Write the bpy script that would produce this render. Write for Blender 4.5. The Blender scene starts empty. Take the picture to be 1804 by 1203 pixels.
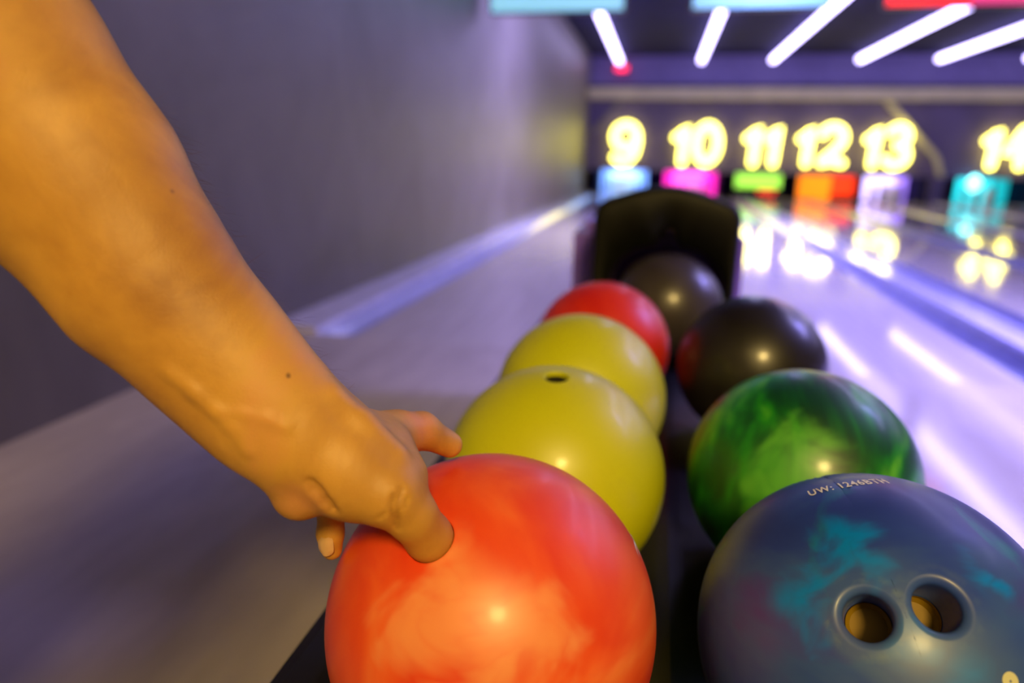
import bpy, bmesh, math, random
import numpy as np
from mathutils import Vector, Matrix

random.seed(4)
C = bpy.context.scene.collection
SC = bpy.context.scene
PI = math.pi

# ------------------------------------------------------------------ camera, world, lamps, exposure
# world: X right, Y down the lanes, Z up; the lens sits at the origin, 0.85 m above the floor
FLOOR = -0.85
ROT = np.array([[0.97829, 0.20627, 0.02024], [0.07318, -0.25241, -0.96485], [-0.19391, 0.94538, -0.26202]])
cam_d = bpy.data.cameras.new('camera'); cam = bpy.data.objects.new('camera', cam_d); C.objects.link(cam)
cam_d.sensor_width = 36; cam_d.lens = 36 * 1203 / 1804; cam_d.clip_start = 0.02; cam_d.clip_end = 100
cam.matrix_world = Matrix(((ROT[0][0], -ROT[1][0], -ROT[2][0], 0), (ROT[0][1], -ROT[1][1], -ROT[2][1], 0),
                           (ROT[0][2], -ROT[1][2], -ROT[2][2], 0), (0, 0, 0, 1)))
cam_d.dof.use_dof = True; cam_d.dof.focus_distance = 0.40; cam_d.dof.aperture_fstop = 3.0
SC.camera = cam
SC.view_settings.view_transform = 'Standard'; SC.view_settings.look = 'None'
SC.view_settings.exposure = 0.0; SC.view_settings.gamma = 1.0; SC.view_settings.use_curve_mapping = False
SC.cycles.use_denoising = True; SC.cycles.max_bounces = 8; SC.cycles.sample_clamp_indirect = 6
w = bpy.data.worlds.new('world'); SC.world = w; w.use_nodes = True
w.node_tree.nodes['Background'].inputs[0].default_value = (0.05, 0.04, 0.12, 1)
w.node_tree.nodes['Background'].inputs[1].default_value = 0.1

WARM = (1.0, 0.69, 0.22)
def lamp(name, loc, target, power, color, size, shape='DISK', size_y=None, spread=PI):
    l = bpy.data.lights.new(name, 'AREA'); l.energy = power; l.color = color; l.shape = shape; l.size = size
    if size_y: l.size_y = size_y
    l.spread = spread
    o = bpy.data.objects.new(name, l); C.objects.link(o); o.location = loc
    o.rotation_euler = (Vector(target) - Vector(loc)).to_track_quat('-Z', 'Y').to_euler(); return o
lamp('warm_ceiling_spot', (0.85, -2.5, 2.15), (-0.4, 1.0, -0.6), 150, WARM, 0.66)          # right, behind: the key
lamp('warm_ceiling_spot', (-0.2, -1.9, 2.15), (0.0, 0.9, -0.4), 5, WARM, 1.3)            # behind, above
VIO = (0.32, 0.28, 1.0)
lamp('violet_wash', (3.4, 2.8, 2.15), (2.4, 3.0, -0.85), 560, VIO, 0.5, 'RECTANGLE', 4.5, 1.7)
lamp('violet_wash', (-0.75, 8.4, 2.10), (-1.83, 8.8, 0.5), 270, (0.50, 0.44, 1.0), 0.3, 'RECTANGLE', 4.0, 2.6)
lamp('violet_wash', (0.8, 8.5, 2.15), (0.8, 8.5, -0.85), 420, VIO, 0.3, 'RECTANGLE', 7.0, 1.6)

def cw(x, y, z):                       # camera-space (right, down, forward) -> world
    return ROT.T @ np.array([x, y, z])
def at_depth(px, py, d):
    return cw((px - 902) / 1203 * d, (py - 601.5) / 1203 * d, d)
def at_y(px, py, Y):
    v = cw((px - 902) / 1203, (py - 601.5) / 1203, 1.0); return v * (Y / v[1])
def at_z(px, py, Z):
    v = cw((px - 902) / 1203, (py - 601.5) / 1203, 1.0); return v * (Z / v[2])

# ------------------------------------------------------------------ helpers
def tag(o, label=None, cat=None, group=None, kind=None):
    if label: o['label'] = label
    if cat: o['category'] = cat
    if group: o['group'] = group
    if kind: o['kind'] = kind
    return o
def empty(name, loc=(0, 0, 0)):
    o = bpy.data.objects.new(name, None); C.objects.link(o); o.location = loc; return o
def link_mesh(name, me, mat, parent=None, smooth=False, loc=None):
    o = bpy.data.objects.new(name, me); C.objects.link(o)
    if mat:
        me.materials.clear(); me.materials.append(mat)
    if smooth:
        me.polygons.foreach_set('use_smooth', [True] * len(me.polygons))
    if loc is not None: o.location = loc
    if parent:
        o.parent = parent
        bpy.context.view_layer.update
        o.matrix_parent_inverse = Matrix.Translation(-Vector(parent_world(parent)))
    return o
def parent_world(p):
    v = Vector(p.location)
    while p.parent:
        v = v if True else v; p = p.parent
        break
    return v
def obj(name, bm, mat, parent=None, smooth=False, bevel=0.0, seg=2):
    if bevel:
        bmesh.ops.bevel(bm, geom=bm.edges[:], offset=bevel, segments=seg, affect='EDGES', clamp_overlap=True)
    bmesh.ops.recalc_face_normals(bm, faces=bm.faces)
    me = bpy.data.meshes.new(name); bm.to_mesh(me); bm.free()
    o = link_mesh(name, me, mat, parent, smooth)
    return o
def bx(bm, lo, hi):
    m = Matrix.Translation([(a + b) / 2 for a, b in zip(lo, hi)]) @ Matrix.Diagonal([b - a for a, b in zip(lo, hi)] + [1])
    bmesh.ops.create_cube(bm, size=1, matrix=m); return bm
def box(name, lo, hi, mat, parent=None, bevel=0.0):
    return obj(name, bx(bmesh.new(), lo, hi), mat, parent, bevel=bevel)
def sweep(bm, pts, rad, n=12, closed=False, caps=True):
    """round tube with hemispherical ends along a polyline"""
    P = [Vector(p) for p in pts]; R = rad if isinstance(rad, (list, tuple)) else [rad] * len(P)
    T = []
    for i in range(len(P)):
        a = P[max(0, i - 1)] if not closed else P[i - 1]; b = P[min(len(P) - 1, i + 1)] if not closed else P[(i + 1) % len(P)]
        T.append((b - a).normalized())
    up = Vector((0, 0, 1)) if abs(T[0].z) < .9 else Vector((1, 0, 0))
    rings = []; nrm = (up - T[0] * up.dot(T[0])).normalized()
    items = []
    if not closed and caps:
        for k in range(4):
            a = (k + .35) / 4 * PI / 2; items.append((P[0] - T[0] * R[0] * math.cos(a), R[0] * math.sin(a), T[0]))
    items += [(P[i], R[i], T[i]) for i in range(len(P))]
    if not closed and caps:
        for k in range(3, -1, -1):
            a = (k + .35) / 4 * PI / 2; items.append((P[-1] + T[-1] * R[-1] * math.cos(a), R[-1] * math.sin(a), T[-1]))
    for p, r, t in items:
        nrm = (nrm - t * nrm.dot(t)).normalized(); bn = t.cross(nrm)
        rings.append([bm.verts.new(p + (nrm * math.cos(2 * PI * j / n) + bn * math.sin(2 * PI * j / n)) * r) for j in range(n)])
    m = len(rings)
    for i in range(m if closed else m - 1):
        a, b = rings[i], rings[(i + 1) % m]
        for j in range(n): bm.faces.new((a[j], a[(j + 1) % n], b[(j + 1) % n], b[j]))
    if not closed:
        bm.faces.new(rings[0][::-1]); bm.faces.new(rings[-1])
    return bm

# ------------------------------------------------------------------ materials
class NT:
    def __init__(s, name):
        s.m = bpy.data.materials.new(name); s.m.use_nodes = True; s.t = s.m.node_tree; s.b = s.t.nodes['Principled BSDF']
    def n(s, typ, **kw):
        nd = s.t.nodes.new(typ)
        for k, v in kw.items():
            if k in nd.inputs: nd.inputs[k].default_value = v
            else: setattr(nd, k, v)
        return nd
    def l(s, a, b): s.t.links.new(a, b)
    def noise(s, scale, detail=4, dist=0.0, rough=.5, vec=None):
        nd = s.n('ShaderNodeTexNoise'); nd.inputs['Scale'].default_value = scale; nd.inputs['Detail'].default_value = detail
        nd.inputs['Distortion'].default_value = dist; nd.inputs['Roughness'].default_value = rough
        if vec is None:
            vec = s.coord()
        s.l(vec, nd.inputs['Vector']); return nd
    def coord(s, kind='Object'):
        if not hasattr(s, 'tc'): s.tc = s.n('ShaderNodeTexCoord')
        return s.tc.outputs[kind]
    def ramp(s, fac, stops, interp='LINEAR'):
        r = s.n('ShaderNodeValToRGB'); r.color_ramp.interpolation = interp
        e = r.color_ramp.elements
        e[0].position, e[0].color = stops[0][0], (*stops[0][1], 1); e[1].position, e[1].color = stops[-1][0], (*stops[-1][1], 1)
        for p, c in stops[1:-1]:
            q = e.new(p); q.color = (*c, 1)
        s.l(fac, r.inputs[0]); return r
    def mapping(s, loc=(0, 0, 0), rot=(0, 0, 0), scale=(1, 1, 1), kind='Object'):
        mp = s.n('ShaderNodeMapping'); mp.inputs['Location'].default_value = loc; mp.inputs['Rotation'].default_value = rot; mp.inputs['Scale'].default_value = scale
        s.l(s.coord(kind), mp.inputs['Vector']); return mp.outputs[0]
    def bump(s, h, strength=.2, dist=.002):
        b = s.n('ShaderNodeBump'); b.inputs['Strength'].default_value = strength; b.inputs['Distance'].default_value = dist
        s.l(h, b.inputs['Height']); s.l(b.outputs[0], s.b.inputs['Normal']); return b
def mat(name, col, rough=.5, metal=0, coat=0, spec=.5, coat_rough=.1, var=0.12, scale=8, bump=0, sss=0):
    k = NT(name); k.b.inputs['Roughness'].default_value = rough; k.b.inputs['Metallic'].default_value = metal
    k.b.inputs['Coat Weight'].default_value = coat; k.b.inputs['Coat Roughness'].default_value = coat_rough
    k.b.inputs['Specular IOR Level'].default_value = spec
    nz = k.noise(scale, 5)
    r = k.ramp(nz.outputs['Fac'], [(.3, tuple(c * (1 - var) for c in col)), (.7, tuple(min(1, c * (1 + var)) for c in col))])
    k.l(r.outputs[0], k.b.inputs['Base Color'])
    if bump: k.bump(nz.outputs['Fac'], bump)
    return k.m
def glow(name, col, strength, base=None):
    k = NT(name); k.b.inputs['Base Color'].default_value = (*(base or col), 1)
    k.b.inputs['Emission Color'].default_value = (*col, 1); k.b.inputs['Emission Strength'].default_value = strength
    k.b.inputs['Roughness'].default_value = .4; return k.m

# floor: satin beige laminate with streaks of grain and scuffs
k = NT('approach_laminate')
nz = k.noise(3, 6, .4, .6, k.mapping(scale=(6, 1.2, 1)))
n2 = k.noise(.9, 4, 1.2)
r = k.ramp(nz.outputs['Fac'], [(.25, (.50, .43, .37)), (.75, (.62, .54, .46))]); r2 = k.ramp(n2.outputs['Fac'], [(.35, (.85, .85, .88)), (.7, (1, 1, 1))])
mx = k.n('ShaderNodeMix', data_type='RGBA', blend_type='MULTIPLY'); mx.inputs[0].default_value = 1
k.l(r.outputs[0], mx.inputs[6]); k.l(r2.outputs[0], mx.inputs[7]); k.l(mx.outputs[2], k.b.inputs['Base Color'])
rr = k.ramp(n2.outputs['Fac'], [(.3, (.10,) * 3), (.75, (.15,) * 3)]); k.l(rr.outputs[0], k.b.inputs['Roughness'])
k.b.inputs['Coat Weight'].default_value = .35; k.b.inputs['Coat Roughness'].default_value = .12
M_APP = k.m
k = NT('lane_laminate')
nz = k.noise(2.5, 5, .3, .6, k.mapping(scale=(14, .6, 1)))
r = k.ramp(nz.outputs['Fac'], [(.3, (.50, .44, .40)), (.7, (.64, .57, .50))]); k.l(r.outputs[0], k.b.inputs['Base Color'])
k.b.inputs['Roughness'].default_value = .09; k.b.inputs['Coat Weight'].default_value = .6; k.b.inputs['Coat Roughness'].default_value = .05
M_LANE = k.m
M_GUT = mat('gutter_plastic', (.16, .16, .34), .28, coat=.4)
M_CAP = mat('capping_plastic', (.66, .64, .80), .14, coat=.7)
# left wall: dark plaster, patchy, faint sheen
k = NT('grey_plaster')
nz = k.noise(1.1, 6, .6, .62); r = k.ramp(nz.outputs['Fac'], [(.25, (.062, .050, .050)), (.8, (.132, .118, .115))]); k.l(r.outputs[0], k.b.inputs['Base Color'])
k.b.inputs['Roughness'].default_value = .5; n2 = k.noise(30, 4); k.bump(n2.outputs['Fac'], .25, .004)
M_WALL = k.m
M_DARK = mat('dark_navy_paint', (.009, .0075, .042), .9, var=.25, scale=2, spec=.15)
M_MASK = mat('plum_masking_panel', (.10, .08, .17), .7, var=.2, scale=1.2, spec=.2)
M_BEAM = mat('pale_beam_paint', (.55, .50, .28), .5, scale=3)
M_BLACK = mat('black_moulded_plastic', (.006, .005, .005), .42, coat=.0, coat_rough=.25, var=.3, scale=40, bump=.05)
M_HOOD = mat('hood_plastic', (.0045, .0050, .0035), .55, spec=.3, var=.3, scale=30, bump=.05)
M_HOUSE = mat('violet_housing', (.25, .15, 1.0), .3, coat=.3)
M_METAL = mat('brushed_steel', (.4, .4, .42), .3, metal=1)
M_PIN = mat('pin_plastic', (.82, .80, .76), .25, coat=.5, var=.03)
M_RED = mat('red_paint', (.7, .02, .03), .3)

# ------------------------------------------------------------------ the setting
def struct(name, lo, hi, m): return tag(box(name, lo, hi, m), kind='structure')
WX, FARY, CEIL, RX, BY = -1.83, 17.5, 2.35, 13.0, -5.0
FOUL = 2.95
struct('floor', (WX, BY, FLOOR - .1), (RX, FOUL, FLOOR), M_APP)
struct('floor_subfloor', (WX, FOUL, FLOOR - .3), (RX, FARY + 2, FLOOR - .12), M_DARK)
struct('wall_left', (WX - .15, BY, FLOOR - .3), (WX, FARY + 2, CEIL), M_WALL)
struct('wall_right', (RX, BY, FLOOR - .3), (RX + .15, FARY + 2, CEIL), M_WALL)
struct('wall_back', (WX - .15, BY - .15, FLOOR - .1), (RX + .15, BY, CEIL), M_WALL)
struct('ceiling', (WX - .15, BY - .15, CEIL), (RX + .15, FARY + 2, CEIL + .1), M_DARK)
struct('wall_far', (WX, FARY + .15, 1.5), (RX, FARY + .3, CEIL), mat('violet_grey_paint', (.16, .13, .30), .6))
struct('wall_pit_back', (WX, FARY + 1.4, FLOOR - .3), (RX, FARY + 1.5, 1.0), M_DARK)

# lanes: (number, left edge, right edge)
lanes = [(9, -1.38, -0.36), (10, .42, 1.52), (11, 2.16, 3.06), (12, 3.46, 4.36), (13, 4.98, 5.88), (14, 6.70, 7.65), (15, 8.05, 9.0), (16, 9.7, 10.6)]
GZ = FLOOR - .09
for i, (num, a, b) in enumerate(lanes):
    words = {9: 'glossy pale bowling lane nearest the grey left wall, under number 9', 10: 'glossy pale bowling lane right of the black ball return, under number 10',
             11: 'glossy pale bowling lane running to the green lit pin deck', 12: 'glossy pale bowling lane running to the orange lit pin deck',
             13: 'glossy pale bowling lane running to the lilac lit pin deck', 14: 'glossy pale bowling lane running to the teal lit pin deck',
             15: 'glossy pale bowling lane running to the dark blue lit pin deck', 16: 'glossy pale bowling lane farthest from the grey left wall'}[num]
    t = tag(empty('bowling_lane', ((a + b) / 2, FOUL, FLOOR)), words, 'lane', 'bowling lanes')
    box('lane_surface', (a, FOUL + .002, FLOOR - .11), (b, FARY - .16, FLOOR), M_LANE, t)
    for s, (u, v) in enumerate([(a - .2, a), (b, b + .2)]):
        bm = bmesh.new(); N = 10; rows = []
        for yy in (FOUL + .002, FARY - .16):
            rows.append([bm.verts.new((u + (v - u) * j / N, yy, FLOOR - .004 - .085 * math.sin(PI * j / N))) for j in range(N + 1)])
        for j in range(N): bm.faces.new((rows[0][j], rows[0][j + 1], rows[1][j + 1], rows[1][j]))
        obj('gutter', bm, M_GUT, t, smooth=True)
# cappings between lanes, the widest hold the ball track
caps = [(WX + .002, -1.58, 'pale violet capping ledge along the foot of the left wall'), (-.15, .21, 'pale capping between lanes 9 and 10 behind the ball return'),
        (1.73, 1.95, 'long grooved pale violet capping right of the ball return'), (3.26, 3.26, ''), (4.56, 4.78, 'pale capping between the orange and lilac pin decks, as lanes run'),
        (6.08, 6.50, 'pale capping running to the plum pier beside the lilac deck'), (7.85, 7.85, ''), (9.2, 9.5, 'pale capping right of the lane beyond number 14'), (10.8, RX - .01, 'wide pale capping at the far side of the lanes')]
for a, b, lab in caps:
    if b - a < .02: continue
    t = tag(empty('lane_capping', ((a + b) / 2, FOUL, FLOOR)), lab, 'capping', 'lane cappings')
    box('capping_board', (a, FOUL + .004, FLOOR - .11), (b, FARY - .16, FLOOR + .025), M_CAP, t, bevel=.006)
    if b - a > .2 and a > 0:
        box('groove', ((a + b) / 2 + .03, FOUL + .03, FLOOR + .0252), ((a + b) / 2 + .07, FARY - .2, FLOOR + .029), M_GUT, t)
for a, b in ((3.26, 3.26), (7.85, 7.85)):
    pass

# far masking wall, split so that the pin decks stay open below it
MB0, MB1 = -.28, 1.36
tag(obj('trim_1', bx(bmesh.new(), (WX, FARY - .15, 1.37), (RX, FARY + .1, 1.62)), M_BEAM, bevel=.02), kind='structure')
struct('wall_masking', (WX, FARY + .02, MB0), (RX, FARY + .12, MB1 + .02), M_MASK)
struct('trim_2', (WX, FARY - .1, 1.62), (RX, FARY + .14, 1.68), M_DARK)
# slanted pale strips on the masking wall
def strip(name, pts, wd, m):
    bm = bmesh.new()
    for a, b in zip(pts[:-1], pts[1:]):
        a = Vector((a[0], 0, a[1])); b = Vector((b[0], 0, b[1])); d = (b - a).normalized(); n = Vector((-d.z, 0, d.x)) * wd / 2
        vs = []
        for y in (FARY - .05, FARY + .019):
            vs += [bm.verts.new((q.x, y, q.z)) for q in (a - n, b - n, b + n, a + n)]
        for f in ((0, 1, 2, 3), (7, 6, 5, 4), (0, 4, 5, 1), (1, 5, 6, 2), (2, 6, 7, 3), (3, 7, 4, 0)): bm.faces.new([vs[i] for i in f])
    return obj(name, bm, m)
tag(strip('slanted_strip', [(4.85, 1.36), (6.05, .15), (6.2, -.27)], .11, M_BEAM), 'pale slanted strip descending between number 13 and number 14', 'trim')
tag(strip('slanted_strip', [(-1.0, 1.36), (-1.72, .55)], .10, mat('dull_strip_paint', (.16, .14, .15), .5)), 'dull slanted strip above and left of the number 9', 'trim')
box_col = box('pillar', (5.98, FARY - .12, FLOOR - .1), (6.28, FARY + .02, -.27), M_MASK, bevel=.01)
tag(box_col, 'dark plum pier between the pin decks of lanes 13 and 14', 'pillar')

# pin decks: coloured light boxes with pins, sweep guards
def pin_mesh():
    prof = [(0, 0), (.026, 0), (.029, .01), (.045, .06), (.058, .11), (.060, .13), (.053, .17), (.036, .21), (.025, .25), (.024, .27), (.029, .31), (.032, .34), (.028, .365), (.015, .379), (0, .381)]
    bm = bmesh.new(); n = 16; rings = []
    for r, z in prof[1:-1]:
        rings.append([bm.verts.new((r * math.cos(2 * PI * j / n), r * math.sin(2 * PI * j / n), z)) for j in range(n)])
    for a, b in zip(rings[:-1], rings[1:]):
        for j in range(n): bm.faces.new((a[j], a[(j + 1) % n], b[(j + 1) % n], b[j]))
    bm.faces.new(rings[0][::-1]); bm.faces.new(rings[-1])
    me = bpy.data.meshes.new('bowling_pin'); bm.to_mesh(me); bm.free(); me.materials.append(M_PIN)
    me.polygons.foreach_set('use_smooth', [True] * len(me.polygons)); return me
def band_mesh():
    bm = bmesh.new(); n = 16; rings = []
    for r, z in ((.0262, .243), (.0262, .250), (.0254, .262), (.0262, .272)):
        rings.append([bm.verts.new((r * 1.02 * math.cos(2 * PI * j / n), r * 1.02 * math.sin(2 * PI * j / n), z)) for j in range(n)])
    for a, b in zip(rings[:-1], rings[1:]):
        for j in range(n): bm.faces.new((a[j], a[(j + 1) % n], b[(j + 1) % n], b[j]))
    me = bpy.data.meshes.new('neck_band'); bm.to_mesh(me); bm.free(); me.materials.append(M_RED); return me
PIN, BAND = pin_mesh(), band_mesh()
decks = [  # number, x0, x1, glow colour, strength, second colour, colour word
    (9, -1.50, -.30, (.35, .60, 1.0), 3.2, (.20, .40, 1.0), 'ice blue'), (10, .12, 1.42, (1.0, .10, .75), 3.0, (.9, .02, .5), 'magenta'),
    (11, 1.78, 2.82, (.35, .85, .08), 1.3, (.02, .02, .02), 'green'), (12, 3.20, 4.45, (1.0, .24, .004), 1.25, (1.0, .045, .004), 'orange'),
    (13, 4.62, 5.90, (.62, .50, 1.0), 3.0, (.35, .2, .9), 'lilac'), (14, 6.55, 8.1, (.02, .62, .70), 2.0, (.01, .45, .5), 'teal'), (15, 8.4, 9.5, (.2, .3, 1.0), 1.5, (.1, .1, .6), 'dark blue')]
for num, x0, x1, col, st, col2, word in decks:
    t = tag(empty('pin_deck', ((x0 + x1) / 2, FARY, FLOOR)), f'{word} lit pin deck under the number {num}' if num < 15 else 'dark blue lit pin deck right of the number 14', 'pin deck', 'lit pin decks')
    xs = x0 + (x1 - x0) * .58
    g1, g2 = glow(f'{word}_light', col, st), glow(f'{word}_side_light', col2, st * (.9 if num == 12 else .6))
    if num == 11:
        box('light_panel', (x0, FARY + .06, -.62), (x1, FARY + .10, MB0 - .01), g1, t); box('side_light_panel', (x0, FARY + 1.2, FLOOR), (x1, FARY + 1.25, -.62), M_DARK, t)
        box('indicator_lamp', (x1 - .5, FARY + .03, -.75), (x1 - .1, FARY + .07, -.66), glow('red_indicator', (1, .05, .03), 1.2), t, bevel=.008)
    elif num == 12:
        box('light_panel', (x0, FARY + .06, FLOOR + .01), (xs, FARY + .10, MB0 - .01), g1, t, bevel=.01); box('side_light_panel', (xs, FARY + .06, FLOOR + .1), (x1, FARY + .10, MB0 - .01), g2, t, bevel=.01)
    else:
        box('light_panel', (x0 + .25, FARY + 1.1, FLOOR + .01), (xs + .25, FARY + 1.14, MB0 + .1), g1, t, bevel=.01)
        box('side_light_panel', (x0, FARY + 1.16, FLOOR + .01), (x1, FARY + 1.2, MB0 + .1), g2, t, bevel=.01)
    box('deck_floor', (x0, FARY - .15, FLOOR - .11), (x1, FARY + 1.3, FLOOR), M_LANE, t)
    for s in (x0 - .04, x1):
        box('side_panel', (s, FARY, FLOOR - .09), (s + .04, FARY + 1.3, MB0), M_DARK, t)
    if num in (9, 10, 13, 14):
        lx = {9: -.9, 10: .77, 13: 5.26, 14: 7.25}[num]
        for row in range(4):
            for q in range(row + 1):
                p = bpy.data.objects.new('bowling_pin', PIN); C.objects.link(p); p.location = (lx + (q - row / 2) * .3, FARY + .1 + row * .26, FLOOR)
                tag(p, f'white bowling pin standing in the {word} lit pin deck under number {num}', 'bowling pin', f'pins under number {num}')
                bnd = bpy.data.objects.new('neck_band', BAND); C.objects.link(bnd); bnd.parent = p
# round lamps at the left of the teal deck
for q, (px, py, rad) in enumerate([(1716, 323, .17), (1716, 358, .0)]):
    if not rad: continue
    c = at_y(px, py, FARY - .2); bm = bmesh.new()
    bmesh.ops.create_uvsphere(bm, u_segments=20, v_segments=12, radius=1, matrix=Matrix.Translation(c) @ Matrix.Diagonal((rad * .8, .06, rad, 1)))
    tag(obj('signal_lamp', bm, glow('cyan_lamp', (.25, .95, 1.0), 5), smooth=True), 'round glowing cyan lamp at the left end of the teal pin deck', 'lamp')

# ------------------------------------------------------------------ neon numbers
M_NEON = glow('warm_neon', (1.0, .88, .13), 7.5, (.9, .85, .5))
def arc(cx, cz, rx, rz, a0, a1, n=14):
    return [(cx + rx * math.cos(math.radians(a0 + (a1 - a0) * i / n)), cz + rz * math.sin(math.radians(a0 + (a1 - a0) * i / n))) for i in range(n + 1)]
G = {  # centre lines in a box 0..w wide, 0..1 high
    '9': (.56, [arc(.28, .68, .26, .30, 20, 380, 22), [(.54, .70), (.55, .50), (.50, .22), (.38, .05), (.20, .02), (.05, .12)]]),
    '0': (.60, [arc(.30, .5, .27, .48, 0, 360, 26)]),
    '1': (.34, [[(.02, .66), (.14, .74), (.26, .95), (.22, .5), (.20, .02)]]),
    '2': (.66, [arc(.32, .70, .28, .28, 160, -30, 14) + [(.40, .34), (.10, .05)], [(.10, .04), (.34, .10), (.62, .03)]]),
    '3': (.60, [arc(.28, .74, .24, .24, 150, -80, 12), arc(.28, .27, .28, .26, 85, -150, 14)]),
    '4': (.66, [[(.42, .96), (.04, .34), (.62, .34)], [(.50, .62), (.44, .02)]])}
def number(txt, px0, px1, ptop, pbot, label):
    a, b = at_y(px0, (ptop + pbot) / 2, FARY - .14), at_y(px1, (ptop + pbot) / 2, FARY - .14)
    zt, zb = at_y((px0 + px1) / 2, ptop, FARY - .14)[2], at_y((px0 + px1) / 2, pbot, FARY - .14)[2]
    R = .094; pad = R + .085                                   # tube radius plus the lens blur on each side
    x0, x1, z0, z1 = a[0] + pad, b[0] - pad, zb + pad, zt - pad
    wsum = sum(G[c][0] for c in txt) + .16 * (len(txt) - 1); sc = (x1 - x0) / wsum; x = x0
    t = tag(empty('neon_number', ((x0 + x1) / 2, FARY, z0)), label, 'number sign', 'glowing lane numbers')
    for c in txt:
        wd, strokes = G[c]; bm = bmesh.new()
        for s in strokes:
            closed = (s[0][0] - s[-1][0]) ** 2 + (s[0][1] - s[-1][1]) ** 2 < 1e-5
            pts = [(x + p[0] * sc, FARY - .14, z0 + p[1] * (z1 - z0)) for p in (s[:-1] if closed else s)]
            sweep(bm, pts, R, 10, closed)
        obj('digit', bm, M_NEON, t, smooth=True)
        x += (wd + .16) * sc
    for xx in (x0 + .1, x1 - .1): box('bracket', (xx - .015, FARY - .10, (z0 + z1) / 2 - .015), (xx + .015, FARY + .018, (z0 + z1) / 2 + .015), M_METAL, t)
number('9', 1068, 1136, 205, 299, 'yellow white glowing number 9 nearest the left wall')
number('10', 1176, 1281, 206, 300, 'yellow white glowing number 10 above the black hood')
number('11', 1301, 1389, 207, 302, 'yellow white glowing number 11')
number('12', 1395, 1504, 208, 303, 'yellow white glowing number 12 above the orange pin deck')
number('13', 1512, 1618, 208, 306, 'yellow white glowing number 13 beside the slanted strip')
number('14', 1721, 1834, 211, 308, 'yellow white glowing number 14 cut by the frame edge')

# ------------------------------------------------------------------ ceiling tubes
M_TUBE = glow('lavender_tube', (.56, .48, 1.0), 9.0, (.9, .9, 1))
tube_x = [(-1.12, 11.6, 17.3, 'white lavender ceiling tube light over lane 9, above the number 9'), (.74, 11.6, 17.3, 'lavender ceiling tube light second from the grey left wall'),
          (2.30, 10.2, 17.3, 'lavender ceiling tube light third from the grey left wall'), (4.11, 11.6, 17.3, 'lavender ceiling tube light fourth from the grey left wall'),
          (5.70, 8.0, 17.3, 'lavender ceiling tube light fifth from the grey left wall, cut by the frame')]
near = [(.74, 5.0, 10.2, 'near row ceiling tube light above the ball return side of the lanes'), (2.30, 2.2, 9.2, 'near row ceiling tube light nearest the ball return'), (4.11, 2.2, 10.6, 'near row ceiling tube light mirrored as the outer streak in the floor'), (7.4, 5.5, 17.3, 'ceiling tube light over the number 14 lane'), (9.3, 5.5, 17.3, 'ceiling tube light right of the number 14 lane')]
M_TUBE2 = glow('lavender_tube_near', (.56, .50, 1.0), 17.0, (.9, .9, 1))
def tube_light(x, y0, y1, lab):
    t = tag(empty('tube_light', (x, y0, 2.2)), lab, 'ceiling light', 'lengthwise ceiling tubes')
    obj('tube', sweep(bmesh.new(), [(x, y0, 2.2), (x, (y0 + y1) / 2, 2.2), (x, y1, 2.2)], .062, 12), M_TUBE2 if y0 < 5.2 else M_TUBE, t, smooth=True)
    for yy in (y0 + .3, (y0 + y1) / 2, y1 - .3): box('hanger', (x - .012, yy - .012, 2.25), (x + .012, yy + .012, CEIL), M_METAL, t)
for a in tube_x + near: tube_light(*a)
c = at_y(1095, 118, 17.4)
t = tag(empty('warning_lamp', (c[0], 17.16, c[2])), 'small red lamp below the far end of the leftmost tube light', 'lamp')
box('lamp_lens', (c[0] - .14, 17.42, c[2] - .08), (c[0] + .14, 17.5, c[2] + .03), glow('red_lamp', (1, .01, .06), 2.5), t, bevel=.02); box('stem', (c[0] - .02, 17.44, c[2] + .03), (c[0] + .02, 17.48, CEIL), M_METAL, t)

# ------------------------------------------------------------------ overhead screens
def screen(px0, px1, pb, col, st, lab, col2=None, split=None):
    Y = 7.0; a, b = at_y(px0, pb, Y), at_y(px1, pb, Y); z = (a[2] + b[2]) / 2; h = (b[0] - a[0]) * .56
    t = tag(empty('overhead_screen', ((a[0] + b[0]) / 2, Y, z)), lab, 'screen', 'overhead score screens')
    box('casing', (a[0], Y, z), (b[0], Y + .09, z + h), M_BLACK, t, bevel=.01)
    m = glow('screen_' + lab.split()[0], col, st)
    if split:
        xs = a[0] + (b[0] - a[0]) * split
        box('display', (a[0] + .02, Y - .006, z + .012), (xs, Y + .002, z + h - .02), m, t); box('display', (xs, Y - .006, z + .012), (b[0] - .02, Y + .002, z + h - .02), glow('screen_side', col2, st), t)
    else:
        box('display', (a[0] + .02, Y - .006, z + .012), (b[0] - .02, Y + .002, z + h - .02), m, t)
    for xx in (a[0] + .3, b[0] - .3): box('hanging_rod', (xx - .02, Y + .03, z + h - .01), (xx + .02, Y + .07, CEIL), M_METAL, t)
screen(862, 1101, 22, (.30, .72, .85), .7, 'cyan overhead screen nearest the grey left wall')
screen(1217, 1462, 15, (.30, .70, .82), .65, 'aqua overhead screen second from the grey left wall')
screen(1556, 1840, 11, (1.0, .02, .02), 1.1, 'red overhead screen third from the grey left wall', (.55, .03, .12), .55)

c = at_y(840, -1, 7.4); t = tag(empty('spot_lamp', tuple(c)), 'small white lamp left of the cyan overhead screen at the frame top', 'lamp')
bm = bmesh.new(); bmesh.ops.create_uvsphere(bm, u_segments=20, v_segments=12, radius=.075, matrix=Matrix.Translation(c)); obj('bulb', bm, glow('white_lamp', (.85, .85, 1), 5), t, smooth=True)
box('stem', (c[0] - .01, 7.39, c[2] + .06), (c[0] + .01, 7.41, CEIL), M_METAL, t)

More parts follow.
